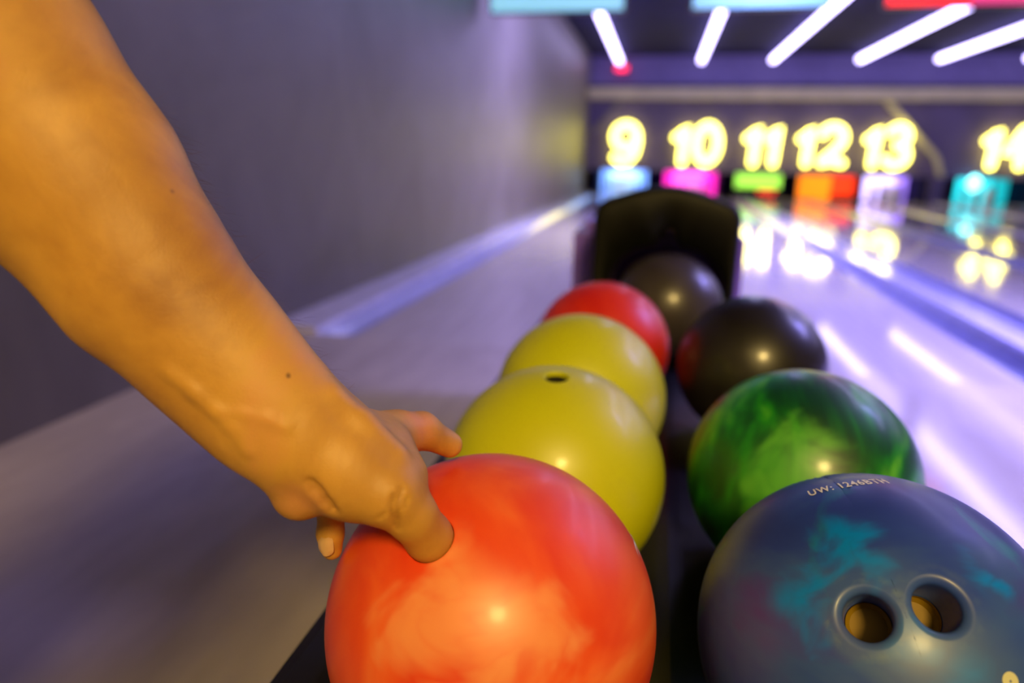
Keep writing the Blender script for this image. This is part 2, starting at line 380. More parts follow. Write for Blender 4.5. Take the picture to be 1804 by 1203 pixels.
# ------------------------------------------------------------------ ball return
XC = .037
def loft_y(bm, prof, ys):
    rows = [[bm.verts.new((p[0], y, p[1])) for p in prof] for y in ys]; n = len(prof)
    for a, b in zip(rows[:-1], rows[1:]):
        for j in range(n): bm.faces.new((a[j], a[(j + 1) % n], b[(j + 1) % n], b[j]))
    bm.faces.new(rows[0][::-1]); bm.faces.new(rows[-1]); return bm
br = tag(empty('ball_return', (XC, 1.0, FLOOR)), 'black ball return rack with two ball channels and a rounded hood', 'ball return')
prof = [(-.244, -.47), (-.254, -.388), (-.251, -.374), (-.240, -.370)]
for i in range(13):
    x = -.222 + (.222 + XC - .012) * i / 12; prof.append((x, -.4095 + 1.5 * (x + .080) ** 2 if x < 0.02 else -.394))
prof += [(XC, -.392)]
for i in range(13):
    x = XC + .014 + (.297 - XC - .014) * i / 12; prof.append((x, -.4095 + 1.5 * (x - .156) ** 2 if x > .055 else -.394))
prof += [(.305, -.372), (.314, -.376), (.318, -.392), (.310, -.47)]
obj('tray', loft_y(bmesh.new(), prof, (.10, .12, 1.40, 1.60)), M_BLACK, br)
obj('end_bumper', sweep(bmesh.new(), [(-.24, .13, -.36), (-.15, .115, -.352), (XC, .11, -.35), (.22, .115, -.352), (.315, .13, -.36)], .022, 12), M_BLACK, br, smooth=True)
# exit ramp that carries the ball leaving the hood
bm = bmesh.new(); rows = []
for y, z in ((1.20, -.402), (1.28, -.398), (1.45, -.396), (1.75, -.38)):
    rows.append([bm.verts.new((XC + s * .11, y, z + .9 * (s * .11) ** 2 * 4)) for s in (-1, -.6, -.3, 0, .3, .6, 1)])
for a, b in zip(rows[:-1], rows[1:]):
    for j in range(6): bm.faces.new((a[j], a[j + 1], b[j + 1], b[j]))
obj('exit_ramp', bm, M_BLACK, br, smooth=True)
bm = bx(bmesh.new(), (XC - .16, .35, FLOOR + .06), (XC + .16, 1.9, -.44)); obj('pedestal', bm, M_BLACK, br, bevel=.02)
bm = bx(bmesh.new(), (XC - .20, .25, FLOOR), (XC + .20, 2.0, FLOOR + .06)); obj('base_plate', bm, M_BLACK, br, bevel=.012)
# hood: outer shell with an arched mouth
def contour(hw, top, sh, bot, rc, yy, n=64, cx=.0205, p=3.4):
    """rounded, slightly peaked outline; hw half width, top/sh heights of crown and shoulders"""
    pts = []
    L = [(-hw, bot), (-hw, sh - rc)]
    for k in range(9):
        a = PI - PI / 2 * k / 8; L.append((-hw + rc + rc * math.cos(a), sh - rc + rc * math.sin(a)))
    nC = 12
    for k in range(1, nC):
        u = k / nC; x = -hw + rc + (2 * hw - 2 * rc) * u; L.append((x, sh + (top - sh) * (1 - abs(2 * u - 1) ** 1.7)))
    for k in range(9):
        a = PI / 2 - PI / 2 * k / 8; L.append((hw - rc + rc * math.cos(a), sh - rc + rc * math.sin(a)))
    L += [(hw, sh - rc), (hw, bot)]
    # resample evenly
    d = [0]
    for a, b in zip(L[:-1], L[1:]): d.append(d[-1] + math.dist(a, b))
    out = []
    for i in range(n):
        s = d[-1] * i / (n - 1); j = max(q for q in range(len(d)) if d[q] <= s + 1e-9); j = min(j, len(L) - 2)
        f = (s - d[j]) / max(1e-9, d[j + 1] - d[j]); out.append((cx + L[j][0] + (L[j + 1][0] - L[j][0]) * f, yy, L[j][1] + (L[j + 1][1] - L[j][1]) * f))
    return out
bm = bmesh.new()
loops = [contour(.112, -.150, -.185, -.40, .09, 1.78, cx=.028), contour(.117, -.138, -.18, -.40, .09, 1.50, cx=.028), contour(.122, -.130, -.172, -.40, .09, 1.44, cx=.028),
         contour(.134, -.066, -.094, -.40, .03, 1.428), contour(.143, -.058, -.084, -.40, .032, 1.432), contour(.147, -.053, -.080, -.40, .034, 1.445),
         contour(.147, -.055, -.082, -.40, .034, 1.60), contour(.135, -.09, -.12, -.40, .04, 1.82)]
V = [[bm.verts.new(p) for p in l] for l in loops]
for a, b in zip(V[:-1], V[1:]):
    for j in range(len(a) - 1): bm.faces.new((a[j], a[j + 1], b[j + 1], b[j]))
bm.faces.new(V[0]); bm.faces.new(V[-1][::-1])
obj('hood', bm, M_HOOD, br, smooth=True)
bm = bx(bmesh.new(), (-.197, 1.66, FLOOR + .05), (.21, 2.35, -.15)); obj('rear_housing', bm, M_HOUSE, br, bevel=.03)

# ------------------------------------------------------------------ bowling balls
R = .10795
def sphere_hit(px, py, c):
    d = cw((px - 902) / 1203, (py - 601.5) / 1203, 1.0); d = d / np.linalg.norm(d); c = np.array(c)
    b = d @ c; q = b * b - c @ c + R * R
    return d * (b - math.sqrt(max(q, 0)))
def frame(n):
    n = Vector(n).normalized(); a = n.orthogonal().normalized(); return a, n.cross(a), n
def hole_prof(ri, ro, depth):
    """(radius, height) from the sphere's surface inwards"""
    zo = math.sqrt(R * R - ro * ro); zi = math.sqrt(R * R - ri * ri) - (ro - ri) * 1.1
    P = []
    for k in range(7):                       # rounded lip
        a = k / 6; P.append((ro + (ri - ro) * math.sin(a * PI / 2), zo + (zi - zo) * (1 - math.cos(a * PI / 2))))
    P += [(ri, zi - .004), (ri, R - depth + .002), (ri * .9, R - depth), (ri * .4, R - depth)]
    return P
def holed_ball(name, c, axes, ri, ro, depth, m, lining=None, up=.80, word='amber lined bottom of the finger hole'):
    """ball centred at the origin of its object; 0, 1 or 2 drilled holes with rounded lips"""
    bm = bmesh.new(); c = Vector(c)
    if not axes:
        bmesh.ops.create_uvsphere(bm, u_segments=128, v_segments=64, radius=R)
    else:
        NA = 128
        half = None
        if len(axes) == 2: half = (Vector(axes[0]).normalized() - Vector(axes[1]).normalized()).normalized()
        for q, ax in enumerate(axes):
            e1, e2, n = frame(ax)
            hn = half if q == 0 else (-half if half else None)
            cols = []
            for j in range(NA):
                f = 2 * PI * j / NA; t = e1 * math.cos(f) + e2 * math.sin(f)
                th0 = math.asin(ro / R)
                if hn is None: th1 = PI - .02
                else:
                    th1 = math.atan2(n.dot(hn), -t.dot(hn)); th1 = th1 if th1 > 0 else th1 + PI
                col = [t * r_ + n * z_ for r_, z_ in reversed(hole_prof(ri, ro, depth))]
                NT_ = 72
                for i in range(1, NT_ + 1):
                    u = i / NT_; th = th0 + (th1 - th0) * (u ** 1.35)
                    col.append((t * math.sin(th) + n * math.cos(th)) * R)
                cols.append([bm.verts.new(p) for p in col])
            for j in range(NA):
                a, b = cols[j], cols[(j + 1) % NA]
                for i in range(len(a) - 1): bm.faces.new((a[i], b[i], b[i + 1], a[i + 1]))
            bm.faces.new([cc[0] for cc in cols][::-1])
            if hn is None: bm.faces.new([cc[-1] for cc in cols])
        bmesh.ops.remove_doubles(bm, verts=bm.verts, dist=2e-4 if len(axes) == 2 else 1e-6)
    bmesh.ops.recalc_face_normals(bm, faces=bm.faces)
    me = bpy.data.meshes.new(name); bm.to_mesh(me); bm.free()
    o = link_mesh(name, me, m, None, True, c)
    if lining:
        for ax in axes:
            e1, e2, n = frame(ax); bm = bmesh.new(); rr = []
            pr = [(ri * .30, R - depth + .0015), (ri * .80, R - depth + .0015), (ri * .965, R - depth + .004), (ri * .965, R - depth * up)]
            for r_, z_ in pr: rr.append([bm.verts.new((e1 * math.cos(2 * PI * j / 48) + e2 * math.sin(2 * PI * j / 48)) * r_ + n * z_) for j in range(48)])
            for a, b in zip(rr[:-1], rr[1:]):
                for j in range(48): bm.faces.new((a[j], a[(j + 1) % 48], b[(j + 1) % 48], b[j]))
            cv = bm.verts.new(n * (R - depth + .0015))
            for j in range(48): bm.faces.new((rr[0][j], rr[0][(j + 1) % 48], cv))
            bmesh.ops.recalc_face_normals(bm, faces=bm.faces)
            me = bpy.data.meshes.new('hole_lining'); bm.to_mesh(me); bm.free(); li = link_mesh('hole_lining', me, lining, None, False); li.parent = o
            li['label'] = word
    return o

# ball resins
c_red = (-.0885, .3826, -.2976); c_y1 = (-.0814, .6160, -.3040); c_y2 = (-.0797, .8325, -.2987); c_r2 = (-.0726, 1.0812, -.2990)
c_d1 = (.0332, 1.3735, -.2868); c_d2 = (.1546, 1.0365, -.3000); c_g = (.1575, .6667, -.3030); c_b = (.1551, .4157, -.2990)
def local(px, py, c): return tuple(sphere_hit(px, py, c) - np.array(c))
def blob(k, pts, warp_scale=15, warp=.024, seed=0.0):
    '''soft patches around surface points, for clouds of colour or painted light and shade: sum of fall-offs, coordinates warped by noise'''
    nz = k.noise(warp_scale, 3, 1.0, .5, k.mapping(loc=(seed, seed * .7, seed * .3)))
    sub = k.n('ShaderNodeVectorMath', operation='SUBTRACT'); k.l(nz.outputs['Color'], sub.inputs[0]); sub.inputs[1].default_value = (.5, .5, .5)
    sc = k.n('ShaderNodeVectorMath', operation='SCALE'); k.l(sub.outputs[0], sc.inputs[0]); sc.inputs['Scale'].default_value = warp * 4
    ad = k.n('ShaderNodeVectorMath', operation='ADD'); k.l(k.coord(), ad.inputs[0]); k.l(sc.outputs[0], ad.inputs[1])
    out = None
    for p, rad in pts:
        d = k.n('ShaderNodeVectorMath', operation='DISTANCE'); k.l(ad.outputs[0], d.inputs[0]); d.inputs[1].default_value = p
        mr = k.n('ShaderNodeMapRange', interpolation_type='SMOOTHSTEP'); k.l(d.outputs['Value'], mr.inputs['Value']); mr.inputs['From Min'].default_value = rad * 1.25; mr.inputs['From Max'].default_value = rad * .1
        if out is None: out = mr.outputs[0]
        else:
            mxm = k.n('ShaderNodeMath', operation='MAXIMUM'); k.l(out, mxm.inputs[0]); k.l(mr.outputs[0], mxm.inputs[1]); out = mxm.outputs[0]
    return out
def mixin(k, fac, col, amount=1.0):
    old = k.b.inputs['Base Color'].links[0].from_socket; m = k.n('ShaderNodeMix', data_type='RGBA'); f = k.n('ShaderNodeMath', operation='MULTIPLY'); k.l(fac, f.inputs[0]); f.inputs[1].default_value = amount
    k.l(f.outputs[0], m.inputs[0]); k.l(old, m.inputs[6]); m.inputs[7].default_value = (*col, 1); k.l(m.outputs[2], k.b.inputs['Base Color'])
def resin(name, stops, scale, dist, rough, coat=.8, coat_rough=.07, warp=None, detail=3, sss=0, spec=.5, loc=(0, 0, 0), bump=0, patches=None):
    k = NT(name); vec = k.mapping(loc=loc, scale=warp or (1, 1, 1))
    nz = k.noise(scale, detail, dist, .5, vec); r = k.ramp(nz.outputs['Fac'], stops)
    k.l(r.outputs[0], k.b.inputs['Base Color']); k.b.inputs['Roughness'].default_value = rough
    k.b.inputs['Coat Weight'].default_value = coat; k.b.inputs['Coat Roughness'].default_value = coat_rough; k.b.inputs['Specular IOR Level'].default_value = spec
    if sss:
        k.b.inputs['Subsurface Weight'].default_value = sss; k.b.inputs['Subsurface Radius'].default_value = (.02, .006, .003); k.b.inputs['Subsurface Scale'].default_value = .5
    n2 = k.noise(420, 3, 0, .7); k.bump(n2.outputs['Fac'], .02 + bump, .0006)
    if patches:
        for q, (pts, col, am) in enumerate(patches): mixin(k, blob(k, pts, seed=q + .4), col, am)
    return k.m
M_ORANGE = resin('orange_red_resin', [(.30, (.80, .045, .010)), (.46, (.88, .085, .014)), (.58, (.95, .13, .024)), (.70, (1.0, .22, .05))], 6, 2.2, .42, coat=.09, coat_rough=.15, detail=3, spec=.6,
    patches=[([(local(815, 1045, c_red), .030), (local(760, 1075, c_red), .026), (local(700, 1090, c_red), .018), (local(900, 1090, c_red), .034), (local(965, 1075, c_red), .028), (local(985, 1130, c_red), .022), (local(870, 1170, c_red), .022)], (1.0, .44, .17), .62)])  # pale swirl patches also paint the lamp's broad creamy highlight into the resin
M_YELLOW = resin('yellow_resin', [(.3, (.54, .56, .002)), (.7, (.63, .65, .003))], 5, .5, .42, coat=.15, coat_rough=.13, spec=.6)
M_REDB = resin('scarlet_resin', [(.3, (.60, .012, .006)), (.7, (.80, .05, .012))], 5, 1.5, .42, coat=.15, coat_rough=.13, spec=.6)
M_GREEN = resin('green_pearl_resin', [(.34, (.002, .045, .012)), (.47, (.004, .12, .016)), (.56, (.012, .26, .016)), (.68, (.10, .48, .03))], 6.5, 2.4, .44, coat=.28, coat_rough=.17, spec=.6, warp=(1.6, .9, .6), detail=3,
    patches=[([(local(1400, 820, c_g), .040), (local(1345, 850, c_g), .025), (local(1380, 760, c_g), .020), (local(1450, 800, c_g), .022), (local(1330, 900, c_g), .022)], (.12, .50, .05), .75), ([(local(1440, 690, c_g), .045), (local(1560, 760, c_g), .03)], (.002, .05, .02), .6)])  # light green patches paint the lamp's soft highlight; the second set darkens the top
M_CHAR = resin('charcoal_resin', [(.3, (.035, .028, .034)), (.7, (.06, .052, .058))], 12, 1, .38, coat=.35, coat_rough=.19)
M_BLK = resin('black_resin', [(.3, (.010, .008, .010)), (.7, (.02, .018, .018))], 12, 1, .40, coat=.4, coat_rough=.17)
# blue marbled ball with teal clouds
k = NT('blue_marbled_resin')
nz = k.noise(5.5, 4, 1.6, .5, k.mapping(loc=(.3, .1, .5))); r = k.ramp(nz.outputs['Fac'], [(.3, (.016, .034, .30)), (.5, (.024, .058, .40)), (.62, (.04, .10, .42)), (.75, (.07, .035, .34))])
n2 = k.noise(8.5, 4, 2.2, .55, k.mapping(loc=(1.7, .6, .2), scale=(1, 1, 1.3))); r2 = k.ramp(n2.outputs['Fac'], [(.60, (0, 0, 0)), (.72, (.6, .6, .6))])
mx = k.n('ShaderNodeMix', data_type='RGBA'); k.l(r2.outputs[0], mx.inputs[0]); k.l(r.outputs[0], mx.inputs[6]); mx.inputs[7].default_value = (.008, .24, .42, 1)
k.l(mx.outputs[2], k.b.inputs['Base Color']); k.b.inputs['Roughness'].default_value = .42; k.b.inputs['Coat Weight'].default_value = .09; k.b.inputs['Coat Roughness'].default_value = .17
teal = [((1495, 945), .017), ((1520, 965), .013), ((1488, 965), .015), ((1475, 985), .014), ((1458, 1002), .012), ((1440, 1015), .013), ((1420, 1026), .012), ((1400, 1035), .014), ((1418, 1050), .014), ((1420, 1075), .010), ((1590, 1130), .013), ((1430, 1095), .012), ((1620, 1140), .010), ((1725, 1015), .012), ((1760, 1040), .010), ((1700, 1195), .018)]
mixin(k, blob(k, [(local(x, y, c_b), r_) for (x, y), r_ in teal], 26, .011), (.0, .22, .85), 1.0)
mixin(k, blob(k, [(local(1640, 1180, c_b), .05), (local(1500, 1190, c_b), .03)], 12, .03, 2.2), (.09, .17, .40), .6)
for hp in ((1528, 1086), (1657, 1067)):                       # chalky worn rim round each hole
    d = k.n('ShaderNodeVectorMath', operation='DISTANCE'); k.l(k.coord(), d.inputs[0]); d.inputs[1].default_value = local(*hp, c_b)
    rp_ = k.ramp(d.outputs['Value'], [(0, (0, 0, 0)), (.0168, (0, 0, 0)), (.0178, (1, 1, 1)), (.0188, (.5, .5, .5)), (.0202, (0, 0, 0))])
    nw = k.noise(95, 3, .5); rw = k.ramp(nw.outputs['Fac'], [(.45, (0, 0, 0)), (.62, (1, 1, 1))]); mu = k.n('ShaderNodeMath', operation='MULTIPLY'); k.l(rp_.outputs[0], mu.inputs[0]); k.l(rw.outputs[0], mu.inputs[1])
    mixin(k, mu.outputs[0], (.30, .42, .36), .8 if hp[0] < 1600 else .3)
M_BLUE = k.m
M_AMBER = mat('amber_plastic', (.22, .13, .002), .5, coat=.0)
M_WHITE = mat('white_engraving', (.92, .92, .95), .5, var=.03)

def nrm(px, py, c): return Vector((sphere_hit(px, py, c) - np.array(c)) / R)
N_TH = nrm(757, 948, c_red)
ball_red = holed_ball('bowling_ball', c_red, [N_TH], .0138, .0152, .045, M_ORANGE)
tag(ball_red, 'orange red marbled bowling ball gripped by the hand, nearest in the left row', 'bowling ball', 'bowling balls on the rack')
b = holed_ball('bowling_ball', c_y1, [nrm(980, 663, c_y1)], .0110, .0122, .035, M_YELLOW, mat('hole_shade', (.02, .018, .012), .6), .14, 'dark lining painting the shade in the finger hole')  # near-black lining stands in for the shade inside the hole
tag(b, 'nearer yellow bowling ball with a dark finger hole on top, touching the gripped ball', 'bowling ball', 'bowling balls on the rack')
b = holed_ball('bowling_ball', c_y2, [], 0, 0, 0, M_YELLOW)
tag(b, 'farther yellow bowling ball, between the nearer yellow ball and the scarlet ball', 'bowling ball', 'bowling balls on the rack')
b = holed_ball('bowling_ball', c_r2, [], 0, 0, 0, M_REDB)
tag(b, 'plain scarlet bowling ball at the far end of the left row', 'bowling ball', 'bowling balls on the rack')
b = holed_ball('bowling_ball', c_d1, [], 0, 0, 0, M_CHAR)
tag(b, 'charcoal grey bowling ball coming out of the hood mouth', 'bowling ball', 'bowling balls on the rack')
b = holed_ball('bowling_ball', c_d2, [], 0, 0, 0, M_BLK)
tag(b, 'black bowling ball behind the green ball in the right row', 'bowling ball', 'bowling balls on the rack')
b = holed_ball('bowling_ball', c_g, [], 0, 0, 0, M_GREEN)
tag(b, 'green swirled bowling ball between the black ball and the blue ball', 'bowling ball', 'bowling balls on the rack')
ball_blue = holed_ball('bowling_ball', c_b, [nrm(1528, 1086, c_b), nrm(1657, 1067, c_b)], .0120, .0166, .036, M_BLUE, M_AMBER)
tag(ball_blue, 'slate blue bowling ball with teal clouds and two finger holes', 'bowling ball', 'bowling balls on the rack')

# engraved writing laid on the sphere along a circle through three surface points
def sphere_text(txt, c, pxs, hgt, m, parent):
    P = [Vector(sphere_hit(x, y, c) - np.array(c)) for x, y in pxs]
    n = (P[1] - P[0]).cross(P[2] - P[0]).normalized(); d = n.dot(P[0])
    if d < 0: n, d = -n, -d
    rho = math.sqrt(R * R - d * d); o = n * d; e1 = (P[0] - o).normalized(); e2 = n.cross(e1)
    a2 = math.atan2((P[2] - o).dot(e2), (P[2] - o).dot(e1))
    fc = bpy.data.curves.new('txt', 'FONT'); fc.body = txt; fc.size = 1; fc.resolution_u = 2; fc.space_character = 1.12; fc.offset = .022
    fo = bpy.data.objects.new('txt', fc); C.objects.link(fo); bpy.context.view_layer.update()
    me = bpy.data.meshes.new_from_object(fo.evaluated_get(bpy.context.evaluated_depsgraph_get())); bpy.data.objects.remove(fo)
    bm = bmesh.new(); bm.from_mesh(me); bmesh.ops.subdivide_edges(bm, edges=bm.edges, cuts=1)
    xs = [v.co.x for v in bm.verts]; x0, x1 = min(xs), max(xs)
    lat0 = math.asin(d / R); sgn = -1 if a2 < 0 else 1
    up = Vector(ROT[1] * -1.0); vs = 1 if (n.dot(up) > 0) else -1
    for v in bm.verts:
        a = a2 * (v.co.x - x0) / (x1 - x0); lat = lat0 + vs * v.co.y * hgt / R
        q = (e1 * math.cos(a) + e2 * math.sin(a)) * math.cos(lat) + n * math.sin(lat); v.co = q * (R + .00012)
    o_ = obj('engraving', bm, m); o_.parent = parent; o_['label'] = 'white engraved lettering ' + txt
    return o_
sphere_text('UW: 1246BTH', c_b, [(1427, 874), (1497, 857), (1568, 851)], .0115, M_WHITE, ball_blue)
def ring_mark(c, px, py, r0, r1, m, parent, label):
    n = nrm(px, py, c); e1, e2, n = frame(n); bm = bmesh.new(); rr = []
    for r_ in (r0, r1): rr.append([bm.verts.new(((e1 * math.cos(2 * PI * j / 40) + e2 * math.sin(2 * PI * j / 40)) * r_ + n * math.sqrt(R * R - r_ * r_)) * 1.0014) for j in range(40)])
    for j in range(40): bm.faces.new((rr[0][j], rr[0][(j + 1) % 40], rr[1][(j + 1) % 40], rr[1][j]))
    if r0 < .002: pass
    o = obj('maker_mark', bm, m); o.parent = parent; o['label'] = label
    return o
ring_mark(c_b, 1780, 1200, .0006, .0044, mat('cream_mark', (.62, .62, .42), .5), ball_blue, 'cream round mark near the lower edge')
o = sphere_text('K', c_red, [(1108, 935), (1116, 956), (1126, 983)], .012, M_WHITE, ball_red); o['label'] = 'worn white mark on the side'; o.name = 'worn_mark'

# ------------------------------------------------------------------ the person: smooth-blended volumes turned into one skin
class Field:
    def __init__(s, lo, hi, h):
        s.lo = np.array(lo, float); s.h = h; s.n = np.ceil((np.array(hi) - s.lo) / h).astype(int) + 1
        s.d = np.full(s.n, 1.0, np.float32)
    def region(s, lo, hi):
        a = np.clip(np.floor((np.array(lo) - s.lo) / s.h).astype(int), 0, s.n - 1); b = np.clip(np.ceil((np.array(hi) - s.lo) / s.h).astype(int) + 1, 1, s.n)
        if (b <= a).any(): return None
        g = [s.lo[i] + s.h * np.arange(a[i], b[i]) for i in range(3)]
        sl = tuple(slice(a[i], b[i]) for i in range(3))
        return sl, g[0][:, None, None].astype(np.float32), g[1][None, :, None].astype(np.float32), g[2][None, None, :].astype(np.float32)
    def blend(s, sl, d, k, sub=False):
        a = s.d[sl]
        if sub:
            d = -d; h = np.maximum(k - np.abs(a - d), 0) / k; s.d[sl] = np.maximum(a, d) + h * h * k * .25
        else:
            h = np.maximum(k - np.abs(a - d), 0) / k; s.d[sl] = np.minimum(a, d) - h * h * k * .25
    def cone(s, p, q, r0, r1, k=.012, sub=False, flat=None):
        """tapered capsule; flat=(direction, factor) squashes it along a direction"""
        p = np.array(p, float); q = np.array(q, float); m = max(r0, r1) * (1 if not flat else 1.0) + k + 3 * s.h
        rg = s.region(np.minimum(p, q) - m, np.maximum(p, q) + m)
        if rg is None: return
        sl, X, Y, Z = rg; v = q - p; L = float(v @ v) + 1e-12
        dx, dy, dz = X - p[0], Y - p[1], Z - p[2]
        t = np.clip((dx * v[0] + dy * v[1] + dz * v[2]) / L, 0, 1)
        ex, ey, ez = dx - t * v[0], dy - t * v[1], dz - t * v[2]
        if flat:
            n = np.array(flat[0], float); n /= np.linalg.norm(n); c = (ex * n[0] + ey * n[1] + ez * n[2]) * (1 / flat[1] - 1)
            ex, ey, ez = ex + c * n[0], ey + c * n[1], ez + c * n[2]
        d = np.sqrt(ex * ex + ey * ey + ez * ez) - (r0 + (r1 - r0) * t)
        if flat: d = d * (flat[1] ** .5)
        s.blend(sl, d, k, sub)
    def chain(s, pts, rad, k=.012, k0=None, **kw):
        for i in range(len(pts) - 1):
            s.cone(pts[i], pts[i + 1], rad[i], rad[i + 1], (k0 if (i == 0 and k0) else min(k, .5 * rad[i] + .002) if i else k), **kw)
    def ball(s, p, r, k=.012, sub=False): s.cone(p, np.array(p) + 1e-5, r, r, k, sub)
    def mesh(s, name, smooth=2):
        d = s.d; d = d.copy()
        for ax in range(3):
            for e in (0, -1):
                ix = [slice(None)] * 3; ix[ax] = e; d[tuple(ix)] = 1
        neg = d < 0
        c = np.zeros(np.array(d.shape) - 1, np.uint8)
        for i in (0, 1):
            for j in (0, 1):
                for l in (0, 1): c += neg[i:d.shape[0] - 1 + i, j:d.shape[1] - 1 + j, l:d.shape[2] - 1 + l]
        act = (c > 0) & (c < 8); idx = np.argwhere(act); vid = np.full(act.shape, -1, np.int64); vid[act] = np.arange(len(idx))
        acc = np.zeros((len(idx), 3)); cnt = np.zeros(len(idx))
        corners = [(i, j, l) for i in (0, 1) for j in (0, 1) for l in (0, 1)]
        vals = {cc: d[idx[:, 0] + cc[0], idx[:, 1] + cc[1], idx[:, 2] + cc[2]] for cc in corners}
        for a in corners:
            for ax in range(3):
                if a[ax]: continue
                b = list(a); b[ax] = 1; b = tuple(b); va, vb = vals[a], vals[b]; m = (va < 0) != (vb < 0)
                t = np.where(m, va / np.where(m, va - vb, 1), 0); P = np.tile(np.array(a, float), (len(idx), 1)); P[:, ax] += t
                acc[m] += P[m]; cnt[m] += 1
        V = s.lo + s.h * (idx + acc / cnt[:, None])
        F = []
        for ax in range(3):
            u, v = [x for x in range(3) if x != ax]
            sh = list(d.shape); A = [slice(None)] * 3; B = [slice(None)] * 3; A[ax] = slice(0, -1); B[ax] = slice(1, None)
            ch = neg[tuple(A)] != neg[tuple(B)]; e = np.argwhere(ch); e = e[(e[:, u] > 0) & (e[:, v] > 0) & (e[:, u] < sh[u] - 1) & (e[:, v] < sh[v] - 1)]
            q = []
            for du, dv in ((-1, -1), (0, -1), (0, 0), (-1, 0)):
                o = e.copy(); o[:, u] += du; o[:, v] += dv; q.append(vid[o[:, 0], o[:, 1], o[:, 2]])
            q = np.stack(q, 1); inside = neg[e[:, 0], e[:, 1], e[:, 2]]
            flip = inside if ax != 1 else ~inside
            q[~flip] = q[~flip][:, ::-1]; F.append(q)
        F = np.concatenate(F); F = F[(F >= 0).all(1)]
        for _ in range(smooth):
            S = np.zeros_like(V); n = np.zeros(len(V))
            for i in range(4):
                a, b = F[:, i], F[:, (i + 1) % 4]
                np.add.at(S, a, V[b]); np.add.at(n, a, 1); np.add.at(S, b, V[a]); np.add.at(n, b, 1)
            V = V * .45 + S / np.maximum(n, 1)[:, None] * .55
        return V, F
def mesh_from(name, V, F):
    me = bpy.data.meshes.new(name); me.from_pydata([], [], [])
    me.vertices.add(len(V)); me.vertices.foreach_set('co', np.asarray(V, np.float32).ravel())
    me.loops.add(len(F) * 4); me.loops.foreach_set('vertex_index', F.ravel().astype(np.int32))
    me.polygons.add(len(F)); me.polygons.foreach_set('loop_start', np.arange(0, len(F) * 4, 4, dtype=np.int32)); me.polygons.foreach_set('loop_total', np.full(len(F), 4, np.int32))
    me.update(calc_edges=True); me.validate(); return me

D = at_depth
def rp(px, depth): return px * depth / 1203
A = Field((-.44, .13, -.37), (-.04, .50, .20), .0016)
# forearm (pixel centre, depth, pixel radius)
fa = [(-75, 45, .325, 172), (22, 176, .335, 176), (137, 322, .345, 170), (258, 490, .352, 142), (383, 622, .356, 117), (468, 714, .358, 101), (512, 750, .360, 94)]
pts = [D(x, y, d) for x, y, d, r in fa]; rad = [rp(r, d) for x, y, d, r in fa]
TO_CAM = -ROT[2]
for i in range(len(pts) - 1): A.cone(pts[i], pts[i + 1], rad[i], rad[i + 1], .02, flat=(TO_CAM, .78))
ELBOW, SHOULDER = pts[0], np.array((-.52, .12, .22))
A.cone(ELBOW, SHOULDER, .050, .058, .03)
# wrist knob, tendons and veins
def vein(ps, r=.0022, k=.006): 
    q = [D(*p) for p in ps]; A.chain(q, [r] * len(q), k)
# hand: back of hand, thenar, heel
def C3(p, q, r0, r1, k=.012, **kw): A.cone(D(*p), D(*q), rp(r0, p[2]), rp(r1, q[2]), k, **kw)
C3((512, 750, .362), (575, 773, .372), 90, 72, .016, flat=(TO_CAM, .8))
C3((565, 768, .372), (655, 790, .395), 70, 58, .014, flat=(TO_CAM, .8))
C3((655, 782, .400), (700, 764, .415), 54, 36, .012)          # towards the index knuckle
C3((560, 795, .362), (628, 832, .366), 74, 80, .016)          # thumb base
C3((628, 832, .364), (676, 862, .362), 78, 58, .012)
C3((690, 800, .385), (712, 838, .372), 42, 40, .012)          # web between thumb and index
C3((508, 800, .362), (530, 864, .366), 54, 52, .007)          # heel of the palm
C3((600, 800, .400), (560, 840, .415), 50, 40, .012)          # palm edge behind
# thumb into its hole
pc = np.array(c_red); nt = np.array(N_TH); ph = pc + nt * R
ip = ph + nt * .026
mcp = D(690, 872, .358)
A.cone(mcp, ip, .0158, .0134, .007)
A.cone(ip, ph + nt * .002, .0136, .0134, .004)
A.cone(ph + nt * .002, ph - nt * .026, .0134, .0110, .003)
# index finger over the top of the ball
C3((690, 768, .415), (742, 758, .430), 40, 31, .010)
C3((742, 758, .430), (792, 783, .445), 30, 23, .006)
# middle and ring finger, behind the ball
C3((650, 790, .410), (690, 800, .455), 38, 30, .010); C3((690, 800, .455), (716, 842, .500), 28, 24, .005); C3((716, 842, .500), (740, 900, .53), 24, 20, .004)
C3((610, 810, .415), (640, 850, .470), 36, 28, .010); C3((640, 850, .470), (672, 915, .510), 27, 23, .005); C3((672, 915, .510), (700, 960, .525), 23, 19, .004)
# little finger hanging down the ball's side
C3((575, 845, .415), (584, 895, .425), 30, 25, .008); C3((584, 895, .425), (582, 940, .428), 24.5, 22.5, .004); C3((582, 940, .428), (585, 968, .432), 22.5, 18, .004)
